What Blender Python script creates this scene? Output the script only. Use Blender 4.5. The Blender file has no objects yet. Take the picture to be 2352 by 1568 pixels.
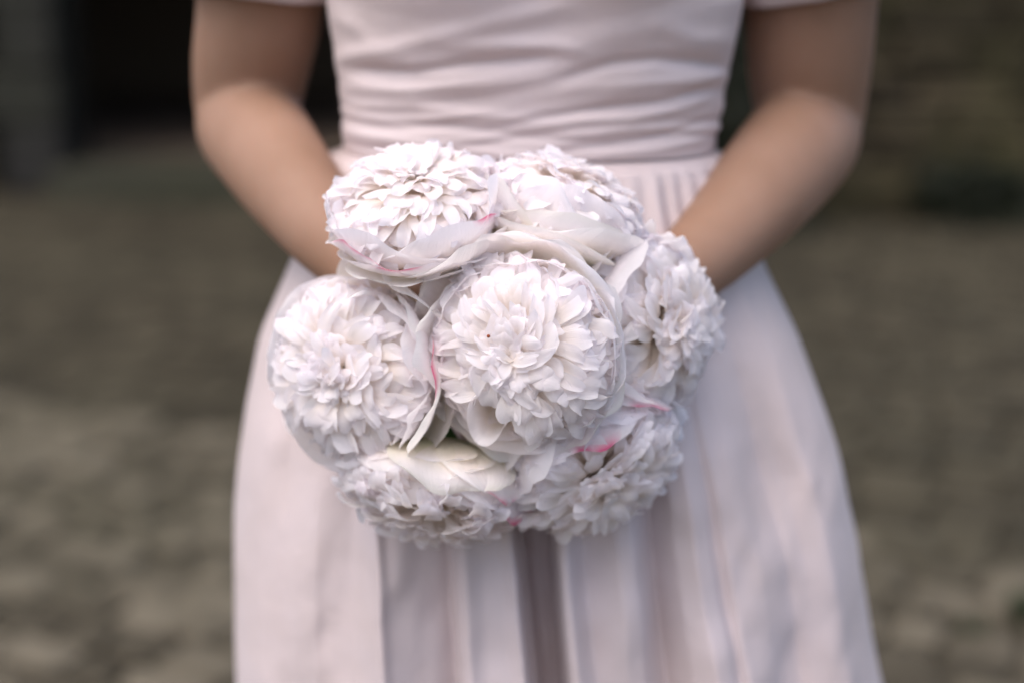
import bpy, math, random
import numpy as np
from mathutils import Vector, Matrix

random.seed(11)
RS = np.random.RandomState(7)
SC = bpy.context.scene
COL = SC.collection
R = math.radians

# ------------------------------------------------------------------ camera, world, sun, exposure
CAM = Vector((0.0, -1.15, 1.17))
PITCH = R(14.0)
cd = bpy.data.cameras.new('camera')
cam = bpy.data.objects.new('camera', cd)
COL.objects.link(cam)
cam.location = CAM
cam.rotation_euler = (R(90) - PITCH, 0, 0)
cd.sensor_width = 36.0
cd.lens = 50.0
cd.clip_start = 0.02
cd.clip_end = 300.0
cd.dof.use_dof = True
cd.dof.focus_distance = 0.872
cd.dof.aperture_fstop = 1.8
cd.dof.aperture_blades = 9
SC.camera = cam

SUN_EL, SUN_AZ = 63.0, 222.0        # azimuth measured clockwise from +Y: light comes from upper left, a little from the front
w = bpy.data.worlds.new('World')
SC.world = w
w.use_nodes = True
nt = w.node_tree
bg = nt.nodes['Background']
sky = nt.nodes.new('ShaderNodeTexSky')
sky.sky_type = 'NISHITA'
sky.sun_disc = False
sky.sun_elevation = R(SUN_EL)
sky.sun_rotation = R(SUN_AZ)
sky.air_density = 1.0
sky.dust_density = 4.0
sky.ozone_density = 1.0
nt.links.new(sky.outputs[0], bg.inputs[0])
bg.inputs[1].default_value = 0.15

sd = bpy.data.lights.new('sun', 'SUN')
sd.energy = 0.92
sd.angle = R(70)
sd.color = (1.0, 0.95, 0.905)
sun = bpy.data.objects.new('sun', sd)
COL.objects.link(sun)
_d = Vector((math.sin(R(SUN_AZ)) * math.cos(R(SUN_EL)), math.cos(R(SUN_AZ)) * math.cos(R(SUN_EL)), math.sin(R(SUN_EL))))
sun.rotation_euler = _d.to_track_quat('Z', 'Y').to_euler()

SC.view_settings.view_transform = 'Standard'
SC.view_settings.look = 'None'
SC.view_settings.gamma = 1.0
SC.view_settings.exposure = 0.83
SC.view_settings.use_curve_mapping = False
SC.render.engine = 'CYCLES'
SC.cycles.use_denoising = True
SC.cycles.max_bounces = 14
SC.cycles.diffuse_bounces = 12
SC.cycles.transmission_bounces = 10

# ------------------------------------------------------------------ measuring: where a point of the photo lies on the plane y = Y
KP = 0.72 / 2352.0
FW = Vector((0, math.cos(PITCH), -math.sin(PITCH)))
UP = Vector((0, math.sin(PITCH), math.cos(PITCH)))


def at(px, py, Y):
    d = FW + Vector((1, 0, 0)) * ((px - 1176) * KP) + UP * ((784 - py) * KP)
    t = (Y - CAM.y) / d.y
    return CAM + d * t


def ss(a, b, x):
    t = np.clip((x - a) / (b - a), 0, 1)
    return t * t * (3 - 2 * t)


# ------------------------------------------------------------------ helpers
def link(o, parent=None):
    COL.objects.link(o)
    if parent is not None:
        o.parent = parent
    return o


def mesh_obj(name, verts, faces, m, parent=None, smooth=True, cols=None, loc=None):
    me = bpy.data.meshes.new(name)
    me.from_pydata([tuple(v) for v in verts], [], [tuple(f) for f in faces])
    me.update()
    if smooth:
        me.polygons.foreach_set('use_smooth', [True] * len(me.polygons))
    if cols is not None:
        a = me.color_attributes.new('Pigment', 'FLOAT_COLOR', 'POINT')
        c = np.ones((len(verts), 4), dtype=np.float32)
        c[:, :3] = cols
        a.data.foreach_set('color', c.ravel())
    if m is not None:
        me.materials.append(m)
    o = bpy.data.objects.new(name, me)
    if loc is not None:
        o.location = loc
    return link(o, parent)


def empty(name, loc=(0, 0, 0)):
    o = bpy.data.objects.new(name, None)
    o.empty_display_size = 0.1
    o.location = loc
    return link(o)


def tag(o, label=None, cat=None, group=None, kind=None):
    if label: o['label'] = label
    if cat: o['category'] = cat
    if group: o['group'] = group
    if kind: o['kind'] = kind
    return o


def petal_obj(Vw, F, parent, cols, n_w):
    o = mesh_obj('petal', Vw, F, M_PETAL, parent, cols=cols)
    put_uv(o.data, [n_w])
    return o


def put_uv(me, widths, counts=None):
    n = len(me.vertices)
    ids = np.arange(n)
    if counts is None:
        nw = widths[0]; ns = n // nw
        uvv = np.stack([(ids % nw) / (nw - 1), (ids // nw) / (ns - 1)], 1)
    else:
        loc = ids % counts
        nw = widths[0]; ns = counts // nw
        uvv = np.stack([(loc % nw) / (nw - 1) + (ids // counts) * 1.7, (loc // nw) / (ns - 1)], 1)
    L = np.zeros(len(me.loops), dtype=np.int32)
    me.loops.foreach_get('vertex_index', L)
    me.uv_layers.new(name='UV').data.foreach_set('uv', uvv[L].astype(np.float32).ravel())


def grid_faces(nr, nc, off=0, closed=False):
    f = []
    cc = nc if closed else nc - 1
    for i in range(nr - 1):
        for j in range(cc):
            a = off + i * nc + j
            b = off + i * nc + (j + 1) % nc
            f.append((a, b, b + nc, a + nc))
    return f


# ------------------------------------------------------------------ materials
def newmat(name):
    m = bpy.data.materials.new(name)
    m.use_nodes = True
    t = m.node_tree
    b = t.nodes['Principled BSDF']
    return m, t, b


def N(t, typ, **kw):
    n = t.nodes.new(typ)
    for k, v in kw.items():
        setattr(n, k, v)
    return n


def ramp(t, fac, stops):
    r = N(t, 'ShaderNodeValToRGB')
    el = r.color_ramp.elements
    while len(el) < len(stops):
        el.new(0.5)
    for e, (p, c) in zip(el, stops):
        e.position = p
        e.color = (*c, 1)
    t.links.new(fac, r.inputs[0])
    return r.outputs[0]


def noise(t, scale, detail=4, rough=0.55, vec=None, stretch=None, coord='Object'):
    tc = N(t, 'ShaderNodeTexCoord')
    n = N(t, 'ShaderNodeTexNoise')
    n.inputs['Scale'].default_value = scale
    n.inputs['Detail'].default_value = detail
    n.inputs['Roughness'].default_value = rough
    src = tc.outputs[coord]
    if stretch:
        mp = N(t, 'ShaderNodeMapping')
        mp.inputs['Scale'].default_value = stretch
        t.links.new(src, mp.inputs[0])
        src = mp.outputs[0]
    t.links.new(src, n.inputs['Vector'])
    return n.outputs['Fac']


def bump(t, h, b, strength=0.3, dist=0.001):
    bn = N(t, 'ShaderNodeBump')
    bn.inputs['Strength'].default_value = strength
    bn.inputs['Distance'].default_value = dist
    t.links.new(h, bn.inputs['Height'])
    t.links.new(bn.outputs[0], b.inputs['Normal'])
    return bn


def mix(t, a, b, fac, mode='MIX'):
    m = N(t, 'ShaderNodeMix', data_type='RGBA', blend_type=mode)
    for s, v in ((m.inputs[6], a), (m.inputs[7], b)):
        if isinstance(v, tuple):
            s.default_value = (*v, 1)
        else:
            t.links.new(v, s)
    if isinstance(fac, (int, float)):
        m.inputs[0].default_value = fac
    else:
        t.links.new(fac, m.inputs[0])
    return m.outputs[2]


def petal_material():
    m, t, b = newmat('petal_silk')
    at_ = N(t, 'ShaderNodeAttribute', attribute_name='Pigment')
    n1 = noise(t, 60, 3)
    col = mix(t, at_.outputs['Color'], (0.96, 0.93, 0.96), n1, 'MULTIPLY')
    col = mix(t, at_.outputs['Color'], col, 0.35)
    t.links.new(col, b.inputs['Base Color'])
    b.inputs['Roughness'].default_value = 0.62
    b.inputs['Specular IOR Level'].default_value = 0.25
    b.inputs['Sheen Weight'].default_value = 0.12
    b.inputs['Sheen Roughness'].default_value = 0.4
    n2 = noise(t, 900, 2)
    n3 = noise(t, 1.0, 3, stretch=(26, 1.6, 1), coord='UV')
    ad = N(t, 'ShaderNodeMath', operation='MULTIPLY_ADD')
    ad.inputs[1].default_value = 5.0
    t.links.new(n3, ad.inputs[0]); t.links.new(n2, ad.inputs[2])
    bn = bump(t, ad.outputs[0], b, 0.30, 0.0005)
    tr = N(t, 'ShaderNodeBsdfTranslucent')
    t.links.new(col, tr.inputs[0])
    t.links.new(bn.outputs[0], tr.inputs['Normal'])
    mx = N(t, 'ShaderNodeMixShader')
    mx.inputs[0].default_value = 0.6
    t.links.new(b.outputs[0], mx.inputs[1]); t.links.new(tr.outputs[0], mx.inputs[2])
    t.links.new(mx.outputs[0], t.nodes['Material Output'].inputs[0])
    return m


def cloth_material():
    m, t, b = newmat('dress_cloth')
    n = noise(t, 9, 3)
    c = ramp(t, n, [(0.3, (0.57, 0.47, 0.455)), (0.7, (0.61, 0.515, 0.52))])
    t.links.new(c, b.inputs['Base Color'])
    b.inputs['Roughness'].default_value = 0.55
    b.inputs['Specular IOR Level'].default_value = 0.3
    b.inputs['Sheen Weight'].default_value = 0.15
    n2 = noise(t, 1500, 2)
    n3 = noise(t, 40, 4)
    ad = N(t, 'ShaderNodeMath', operation='MULTIPLY_ADD')
    ad.inputs[1].default_value = 6.0
    t.links.new(n3, ad.inputs[0]); t.links.new(n2, ad.inputs[2])
    bump(t, ad.outputs[0], b, 0.3, 0.0008)
    return m


def skin_material():
    m, t, b = newmat('skin')
    n = noise(t, 14, 4)
    c = ramp(t, n, [(0.3, (0.265, 0.150, 0.097)), (0.7, (0.32, 0.190, 0.132))])
    t.links.new(c, b.inputs['Base Color'])
    b.inputs['Roughness'].default_value = 0.6
    b.inputs['Specular IOR Level'].default_value = 0.28
    b.inputs['Subsurface Weight'].default_value = 0.25
    b.inputs['Subsurface Radius'].default_value = (0.012, 0.005, 0.003)
    b.inputs['Subsurface Scale'].default_value = 0.8
    n2 = noise(t, 700, 3)
    bump(t, n2, b, 0.15, 0.0004)
    return m


def stone_material(name, dark, mid, light, moss=None, mossamt=0.5, scale=6.0):
    m, t, b = newmat(name)
    gi = N(t, 'ShaderNodeNewGeometry')
    oi = N(t, 'ShaderNodeObjectInfo')
    s = N(t, 'ShaderNodeMath', operation='ADD')
    t.links.new(gi.outputs['Random Per Island'], s.inputs[0])
    t.links.new(oi.outputs['Random'], s.inputs[1])
    fr = N(t, 'ShaderNodeMath', operation='FRACT')
    t.links.new(s.outputs[0], fr.inputs[0])
    # world-space noise so that alike pieces do not repeat
    n = N(t, 'ShaderNodeTexNoise')
    n.inputs['Scale'].default_value = scale
    n.inputs['Detail'].default_value = 6
    n.inputs['Roughness'].default_value = 0.6
    t.links.new(gi.outputs['Position'], n.inputs['Vector'])
    md = N(t, 'ShaderNodeMath', operation='MULTIPLY_ADD')
    md.inputs[1].default_value = 0.55
    t.links.new(fr.outputs[0], md.inputs[0])
    ml = N(t, 'ShaderNodeMath', operation='MULTIPLY')
    ml.inputs[1].default_value = 0.5
    t.links.new(n.outputs['Fac'], ml.inputs[0])
    t.links.new(ml.outputs[0], md.inputs[2])
    c = ramp(t, md.outputs[0], [(0.12, dark), (0.5, mid), (0.88, light)])
    if moss:
        n2 = N(t, 'ShaderNodeTexNoise')
        n2.inputs['Scale'].default_value = 1.3
        n2.inputs['Detail'].default_value = 5
        t.links.new(gi.outputs['Position'], n2.inputs['Vector'])
        mk = ramp(t, n2.outputs['Fac'], [(0.42, (0, 0, 0)), (0.66, (mossamt,) * 3)])
        c = mix(t, c, moss, mk)
    t.links.new(c, b.inputs['Base Color'])
    b.inputs['Roughness'].default_value = 0.85
    b.inputs['Specular IOR Level'].default_value = 0.25
    n3 = N(t, 'ShaderNodeTexNoise')
    n3.inputs['Scale'].default_value = 45
    n3.inputs['Detail'].default_value = 6
    t.links.new(gi.outputs['Position'], n3.inputs['Vector'])
    bump(t, n3.outputs['Fac'], b, 0.5, 0.006)
    return m


def plain(name, c0, c1, rough=0.7, scale=20, spec=0.3, bs=0.3, bd=0.002):
    m, t, b = newmat(name)
    n = noise(t, scale, 5)
    t.links.new(ramp(t, n, [(0.3, c0), (0.7, c1)]), b.inputs['Base Color'])
    b.inputs['Roughness'].default_value = rough
    b.inputs['Specular IOR Level'].default_value = spec
    bump(t, n, b, bs, bd)
    return m


M_PETAL = petal_material()
M_CLOTH = cloth_material()
M_SKIN = skin_material()
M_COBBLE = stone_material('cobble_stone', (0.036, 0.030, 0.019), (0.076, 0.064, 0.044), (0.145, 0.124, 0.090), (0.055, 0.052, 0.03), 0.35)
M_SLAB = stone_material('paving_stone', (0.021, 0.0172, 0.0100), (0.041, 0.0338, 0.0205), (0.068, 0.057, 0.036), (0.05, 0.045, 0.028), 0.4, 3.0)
M_SOIL = plain('joint_soil', (0.035, 0.03, 0.02), (0.07, 0.06, 0.042), 0.95, 9)
M_WALL = stone_material('wall_stone', (0.018, 0.013, 0.008), (0.044, 0.034, 0.019), (0.085, 0.066, 0.038), (0.045, 0.044, 0.014), 0.6)
M_JAMB = stone_material('dressed_stone', (0.018, 0.017, 0.015), (0.026, 0.024, 0.021), (0.036, 0.034, 0.03), (0.024, 0.027, 0.012), 0.4)
M_STEP = stone_material('step_stone', (0.036, 0.035, 0.023), (0.046, 0.043, 0.03), (0.056, 0.053, 0.037), (0.037, 0.04, 0.018), 0.5)
M_MORTAR = plain('mortar', (0.014, 0.012, 0.009), (0.024, 0.02, 0.015), 0.95, 14)
M_DARKWOOD = plain('dark_timber', (0.12, 0.085, 0.06), (0.17, 0.125, 0.09), 0.8, 12)
M_LEAF = plain('shrub_leaf', (0.008, 0.011, 0.005), (0.018, 0.022, 0.009), 0.55, 4, 0.3)
M_GRASS = plain('weed_leaf', (0.022, 0.032, 0.012), (0.04, 0.052, 0.02), 0.6, 30)
M_BARK = plain('bark', (0.03, 0.022, 0.015), (0.06, 0.045, 0.03), 0.9, 30)
M_STEM = plain('flower_stem', (0.05, 0.12, 0.03), (0.09, 0.18, 0.05), 0.5, 40)
M_HAIR = plain('hair', (0.05, 0.028, 0.015), (0.10, 0.055, 0.03), 0.45, 60)
M_SHOE = plain('shoe_leather', (0.55, 0.48, 0.45), (0.6, 0.53, 0.5), 0.4, 30)
M_RIBBON = plain('ribbon_satin', (0.7, 0.64, 0.62), (0.74, 0.68, 0.66), 0.35, 30)

# ------------------------------------------------------------------ ground and paving


def chamfer_box(rng, jit=0.08, ch=0.12):
    """unit box (-.5...5) with uneven chamfered corners, 44 triangles"""
    V = []
    idx = {}
    for sx in (-1, 1):
        for sy in (-1, 1):
            for sz in (-1, 1):
                p = np.array([sx, sy, sz]) * 0.5 + rng.uniform(-jit, jit, 3) * np.array([1, 1, 0.6])
                for a in range(3):
                    q = p.copy()
                    for b in range(3):
                        if b != a:
                            q[b] -= (sx, sy, sz)[b] * ch * rng.uniform(0.7, 1.3)
                    idx[(sx, sy, sz, a)] = len(V)
                    V.append(q)
    F = []

    def add(f, c):
        p = [V[i] for i in f]
        n = np.cross(p[1] - p[0], p[2] - p[1])
        if np.dot(n, c) < 0:
            f = f[::-1]
        F.append(tuple(f))
    for a in range(3):
        o = [i for i in range(3) if i != a]
        for s in (-1, 1):
            f = []
            for (u, v) in ((-1, -1), (1, -1), (1, 1), (-1, 1)):
                k = [0, 0, 0]; k[a] = s; k[o[0]] = u; k[o[1]] = v
                f.append(idx[(*k, a)])
            c = np.zeros(3); c[a] = s
            add(f, c)
        # edges along axis a
        for u in (-1, 1):
            for v in (-1, 1):
                k0 = [0, 0, 0]; k1 = [0, 0, 0]
                k0[a] = -1; k1[a] = 1
                for k in (k0, k1):
                    k[o[0]] = u; k[o[1]] = v
                f = [idx[(*k0, o[0])], idx[(*k1, o[0])], idx[(*k1, o[1])], idx[(*k0, o[1])]]
                c = np.zeros(3); c[o[0]] = u; c[o[1]] = v
                add(f, c)
    for sx in (-1, 1):
        for sy in (-1, 1):
            for sz in (-1, 1):
                add([idx[(sx, sy, sz, 0)], idx[(sx, sy, sz, 1)], idx[(sx, sy, sz, 2)]], np.array([sx, sy, sz]))
    return np.array(V), F


def box_meshes(name, n, jit, ch, m, seed):
    rng = np.random.RandomState(seed)
    out = []
    for i in range(n):
        V, F = chamfer_box(rng, jit, ch)
        me = bpy.data.meshes.new(name)
        me.from_pydata([tuple(v) for v in V], [], F)
        me.materials.append(m)
        out.append((me, V, F))
    return out


def place_blocks(name, specs, variants, parent, m, limit, score, kind_stuff_name=None):
    """specs: (centre, size, euler). The pieces that show largest become objects, the rest one joined part."""
    specs = sorted(specs, key=score, reverse=True)
    rng = random.Random(5)
    for c, s, e in specs[:limit]:
        me = rng.choice(variants)[0]
        o = bpy.data.objects.new(name, me)
        o.location = c; o.scale = s; o.rotation_euler = e
        link(o, parent)
    rest = specs[limit:]
    if rest:
        VV, FF, off = [], [], 0
        for c, s, e in rest:
            _, V, F = rng.choice(variants)
            Mx = np.array(Matrix.LocRotScale(Vector(c), __import__('mathutils').Euler(e), Vector(s)))
            P = V @ Mx[:3, :3].T + Mx[:3, 3]
            VV.append(P)
            FF += [tuple(i + off for i in f) for f in F]
            off += len(V)
        o = mesh_obj(kind_stuff_name or name, np.vstack(VV), FF, m, parent, smooth=False)
        o['kind'] = 'stuff'


def view_score(sp):
    c, s, e = sp
    d = c[1] - CAM.y
    if d < 0.5:
        return -1
    inx = abs(c[0]) < 0.37 * d + 0.1
    dz = math.hypot(d, CAM.z - c[2])
    py = (CAM.z - c[2]) / d
    iny = py < 0.55
    size = s[0] * max(s[1] * py, s[2]) / (dz * dz)
    return size + (10 if inx and iny else 0)


g = mesh_obj('ground', [(-40, -30, -0.03), (40, -30, -0.03), (40, 45, -0.03), (-40, 45, -0.03)], [(0, 1, 2, 3)], M_SOIL)
tag(g, 'dark earth ground showing between the paving stones', kind='structure')
TH = R(-25)
UX = np.array([math.cos(TH), math.sin(TH)])
VX = np.array([-math.sin(TH), math.cos(TH)])
cob, slabs, flags = [], [], []
rg = random.Random(3)


def rows(v0, v1, rh, bl, h, out, jit, u0=-7.5, u1=7.5):
    v = v0
    while v < v1 - 0.3 * rh:
        hh = rh * rg.uniform(0.85, 1.15)
        u = u0 - rg.uniform(0, bl)
        while u < u1:
            L = bl * rg.uniform(0.75, 1.3)
            c = UX * (u + L / 2) + VX * (v + hh / 2)
            if -1.6 < c[1] < 7.4 and abs(c[0]) < 6.3:
                z = rg.uniform(-jit, jit)
                out.append(((c[0], c[1], -h / 2 + z), (L * 0.91, hh * 0.87, h),
                            (rg.uniform(-1, 1) * jit * 3, rg.uniform(-1, 1) * jit * 3, TH + rg.uniform(-1, 1) * 0.03)))
            u += L
        v += hh


rows(-2.6, -0.5, 0.15, 0.19, 0.06, flags, 0.005)
rows(-0.5, 1.0, 0.115, 0.14, 0.07, cob, 0.008)
rows(1.0, 1.12, 0.12, 0.22, 0.07, cob, 0.006)
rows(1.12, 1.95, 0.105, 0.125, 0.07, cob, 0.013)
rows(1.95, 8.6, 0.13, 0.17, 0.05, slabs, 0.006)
VC = box_meshes('cobble', 8, 0.07, 0.17, M_COBBLE, 1)
VS = box_meshes('paving_sett', 8, 0.04, 0.10, M_SLAB, 2)
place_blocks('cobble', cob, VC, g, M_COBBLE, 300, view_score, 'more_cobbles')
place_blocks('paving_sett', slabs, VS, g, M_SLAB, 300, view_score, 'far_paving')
place_blocks('near_sett', flags, VC, g, M_COBBLE, 60, view_score, 'near_paving')

# ------------------------------------------------------------------ the old stone building with its dark doorway
WY = 7.05
bx0, bx1 = -2.56, 0.25          # the doorway
bld = empty('stone_building', (-3.0, WY, 0))
tag(bld, 'old dark stone building with a wide black open doorway behind the bride', 'building')


def box(name, x0, x1, y0, y1, z0, z1, m, parent=None):
    V = [(x, y, z) for x in (x0, x1) for y in (y0, y1) for z in (z0, z1)]
    F = [(0, 1, 3, 2), (4, 6, 7, 5), (0, 4, 5, 1), (2, 3, 7, 6), (0, 2, 6, 4), (1, 5, 7, 3)]
    o = mesh_obj(name, V, F, m, None, smooth=False)
    if parent:
        o.parent = parent
        o.matrix_parent_inverse = Matrix.Translation(-parent.location)
    return o


def adopt(o, p):
    o.parent = p
    o.matrix_parent_inverse = Matrix.Translation(-Vector(p.location))


wall = box('wall', -9.0, bx0 - 0.02, WY + 0.06, WY + 0.5, -0.03, 9.0, M_MORTAR, bld)  # walls raised far above the view to block sky over the rear paving
wall2 = box('wall', bx1 + 0.02, 1.3, WY + 0.06, WY + 0.5, -0.03, 9.0, M_MORTAR, bld)
wall3 = box('wall', bx0 - 0.02, bx1 + 0.02, WY + 0.06, WY + 0.5, 2.72, 9.0, M_MORTAR, bld)
lint = box('lintel', bx0 - 0.25, bx1 + 0.25, WY - 0.02, WY + 0.45, 2.4, 2.715, M_DARKWOOD, bld)
room = mesh_obj('dark_interior', [(-4.5, WY + .51, 0.17), (1.2, WY + .51, 0.17), (1.2, 13, 0.17), (-4.5, 13, 0.17),
                                  (-4.5, WY + .51, 3), (1.2, WY + .51, 3), (1.2, 13, 3), (-4.5, 13, 3)],
                [(0, 1, 2, 3), (7, 6, 5, 4), (1, 5, 6, 2), (2, 6, 7, 3), (3, 7, 4, 0)], M_DARKWOOD, None, False)
adopt(room, bld)
shade_roof = mesh_obj('shade_roof', [(-9.3, WY - 0.9, 8.8), (1.7, WY - 0.9, 8.8), (1.7, 11, 11.4), (-9.3, 11, 11.4),  # unseen roof, added with its overhang to darken the ground by the building
                         (-9.3, WY - 0.9, 8.92), (1.7, WY - 0.9, 8.92), (1.7, 11, 11.52), (-9.3, 11, 11.52)],
                [(3, 2, 1, 0), (4, 5, 6, 7), (0, 1, 5, 4), (1, 2, 6, 5), (2, 3, 7, 6), (3, 0, 4, 7)], M_DARKWOOD, None, False)
adopt(shade_roof, bld)
st = box('step', bx0 - 0.02, bx1 - 0.0, 6.72, WY + 0.5, -0.02, 0.17, M_STEP, bld)

VW = box_meshes('wall_stone', 8, 0.06, 0.10, M_WALL, 3)
VJ = box_meshes('jamb_stone', 5, 0.015, 0.05, M_JAMB, 4)
jam = []
for side, xe in ((-1, bx0), (1, bx1)):
    z = 0.0; k = 0
    while z < 2.38:
        h = rg.uniform(0.3, 0.42); h = min(h, 2.4 - z + 0.0)
        wd = 0.42 if k % 2 else 0.34
        jam.append(((xe + side * wd / 2, WY + 0.1, z + h / 2), (wd - 0.012, 0.36, h - 0.014), (0, 0, rg.uniform(-.01, .01))))
        z += h; k += 1
for c, s, e in jam:
    o = bpy.data.objects.new('jamb_stone', rg.choice(VJ)[0])
    o.location = c; o.scale = s; o.rotation_euler = e
    link(o); adopt(o, bld)


def rubble(x0, x1, z1, y, depth, rh, bl, out):
    z = 0.0
    while z < z1:
        h = rh * rg.uniform(0.7, 1.35)
        x = x0
        while x < x1:
            L = min(bl * rg.uniform(0.55, 1.6), x1 - x)
            if L > 0.05:
                out.append(((x + L / 2, y + rg.uniform(-.025, .02), z + h / 2), (L * 0.95, depth, h * 0.92),
                            (rg.uniform(-.03, .03), rg.uniform(-.03, .03), rg.uniform(-.03, .03))))
            x += max(L, 0.05)
        z += h


bw = []
rubble(-6.5, bx0 - 0.43, 3.0, WY + 0.06, 0.22, 0.15, 0.34, bw)
rubble(bx1 + 0.43, 1.3, 3.0, WY + 0.06, 0.22, 0.15, 0.34, bw)
n0 = set(COL.objects)
place_blocks('wall_stone', bw, VW, None, M_WALL, 280, lambda s: view_score(s), 'upper_wall_stones')
for o in set(COL.objects) - n0:
    adopt(o, bld)

gw = empty('rubble_wall', (3.0, 6.2, 0))
tag(gw, 'mossy brown rubble stone wall at the right behind the elbow', 'wall')
box('wall_core', 1.32, 7.5, 6.32, 6.75, -0.03, 2.3, M_MORTAR, gw)
rw = []
rubble(1.3, 6.5, 2.3, 6.3, 0.24, 0.12, 0.4, rw)
n0 = set(COL.objects)
place_blocks('wall_stone', rw, VW, None, M_WALL, 280, lambda s: view_score(s), 'far_wall_stones')
for o in set(COL.objects) - n0:
    adopt(o, gw)


def shrub(loc, rx, ry, h, nl, leaf, label, seed, trunk=True):
    rng = np.random.RandomState(seed)
    root = empty('shrub', loc)
    tag(root, label, 'shrub')
    nb = 26
    cl = []
    for i in range(nb):
        a = rng.uniform(0, 2 * math.pi); r = math.sqrt(rng.uniform(0, 1)) * 0.8
        z = rng.uniform(0.08, 1.0)
        taper = 1 - 0.45 * z
        cl.append((math.cos(a) * r * rx * taper, math.sin(a) * r * ry * taper, z * h * 0.9))
    V = []; F = []
    for i in range(nl):
        c = cl[rng.randint(nb)]
        p = np.array(c) + rng.normal(0, 1, 3) * np.array([rx, ry, h * 0.5]) * 0.16
        p[2] = max(0.02, p[2])
        d = rng.normal(0, 1, 3); d /= np.linalg.norm(d)
        u = np.cross(d, rng.normal(0, 1, 3)); u /= np.linalg.norm(u)
        L = leaf * rng.uniform(0.7, 1.4)
        b = len(V)
        n = np.cross(d, u)
        V += [p, p + d * L * .5 + u * L * .3 + n * L * .08, p + d * L, p + d * L * .5 - u * L * .3 + n * L * .08]
        F += [(b, b + 1, b + 2), (b, b + 2, b + 3)]
    f = mesh_obj('foliage', V, F, M_LEAF, root)
    V = []; F = []
    for c in cl[:12]:
        p0 = np.zeros(3); p1 = np.array(c)
        b = len(V)
        for (p, r) in ((p0, .018), ((p0 + p1) / 2 + np.array([0, 0, .06]), .012), (p1, .005)):
            for k in range(5):
                a = k * 2 * math.pi / 5
                V.append(p + np.array([math.cos(a), math.sin(a), 0]) * r)
        F += grid_faces(3, 5, b, True)
    mesh_obj('stem', V, F, M_BARK, root)


shrub((1.1, 6.0, 0), 0.42, 0.38, 2.3, 5200, 0.07, 'tall dark evergreen shrub seen in the gap beside the left elbow', 5)
shrub((2.35, 6.0, 0), 0.4, 0.28, 0.32, 1600, 0.05, 'low dark bush at the foot of the rubble wall', 6)


def weed(loc, r, h, n, label, seed):
    rng = np.random.RandomState(seed)
    V = []; F = []
    for i in range(n):
        a = rng.uniform(0, 2 * math.pi); rr = r * math.sqrt(rng.uniform())
        p = np.array([math.cos(a) * rr, math.sin(a) * rr, 0])
        out = np.array([math.cos(a + rng.uniform(-.6, .6)), math.sin(a), 0]) * h * rng.uniform(.2, .8)
        s = np.array([-math.sin(a), math.cos(a), 0]) * 0.004
        H = h * rng.uniform(.6, 1.2)
        b = len(V)
        V += [p - s, p + s, p + out * .4 + s + np.array([0, 0, H * .6]), p + out * .4 - s + np.array([0, 0, H * .6]), p + out + np.array([0, 0, H])]
        F += [(b, b + 1, b + 2, b + 3), (b + 3, b + 2, b + 4)]
    o = mesh_obj('weed', V, F, M_GRASS, loc=loc)
    tag(o, label, 'weed')


weed((1.0, 1.36, -0.01), 0.045, 0.045, 110, 'green weed growing between the cobbles at the lower right edge', 1)
weed((0.86, 1.30, -0.01), 0.025, 0.03, 50, 'smaller tuft of grass between cobbles near the lower right corner', 2)

# ------------------------------------------------------------------ the person
CX = 0.014


def spline(pts, n):
    """Catmull-Rom through rows of numbers"""
    P = np.array(pts, dtype=float)
    P = np.vstack([2 * P[0] - P[1], P, 2 * P[-1] - P[-2]])
    out = []
    segs = len(P) - 3
    for i in range(n):
        t = i / (n - 1) * segs
        k = min(int(t), segs - 1); f = t - k
        p0, p1, p2, p3 = P[k:k + 4]
        out.append(0.5 * ((2 * p1) + (-p0 + p2) * f + (2 * p0 - 5 * p1 + 4 * p2 - p3) * f * f + (-p0 + 3 * p1 - 3 * p2 + p3) * f ** 3))
    return np.array(out)


class Bag:
    def __init__(s):
        s.V = []; s.F = []

    def tube(s, pts, n=20, k=18, ref=(0, 1, 0)):
        """pts: x,y,z,ra,rb  (ra across, rb along ref)"""
        P = spline(pts, n)
        b = len(s.V)
        ref = np.array(ref, float)
        for i in range(n):
            c = P[i, :3]
            t = P[min(i + 1, n - 1), :3] - P[max(i - 1, 0), :3]
            t /= np.linalg.norm(t)
            r2 = ref - t * np.dot(ref, t); r2 /= np.linalg.norm(r2)
            r1 = np.cross(t, r2)
            for j in range(k):
                a = 2 * math.pi * j / k
                s.V.append(c + r1 * math.cos(a) * P[i, 3] + r2 * math.sin(a) * P[i, 4])
        s.F += grid_faces(n, k, b, True)
        for (row, sg) in ((0, -1), (n - 1, 1)):
            t = P[1, :3] - P[0, :3] if row == 0 else P[-1, :3] - P[-2, :3]
            t /= np.linalg.norm(t)
            rr = min(P[row, 3], P[row, 4])
            # rounded cap
            prev = b + row * k
            for q, (sc, up) in enumerate(((0.75, .6), (0.4, .9))):
                nb = len(s.V)
                for j in range(k):
                    v = np.array(s.V[b + row * k + j]); c = P[row, :3]
                    s.V.append(c + (v - c) * sc + t * sg * rr * up)
                for j in range(k):
                    f = (prev + j, prev + (j + 1) % k, nb + (j + 1) % k, nb + j)
                    s.F.append(f if sg > 0 else f[::-1])
                prev = nb
            tip = len(s.V)
            s.V.append(P[row, :3] + t * sg * rr)
            for j in range(k):
                f = (prev + j, prev + (j + 1) % k, tip)
                s.F.append(f if sg > 0 else f[::-1])
        # make outward
        return s

    def blob(s, c, r, k=16):
        b = len(s.V)
        for i in range(k + 1):
            th = math.pi * i / k
            for j in range(k * 2):
                a = math.pi * j / k
                s.V.append(np.array([c[0] + r[0] * math.sin(th) * math.cos(a), c[1] + r[1] * math.sin(th) * math.sin(a), c[2] + r[2] * math.cos(th)]))
        s.F += grid_faces(k + 1, k * 2, b, True)


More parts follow.
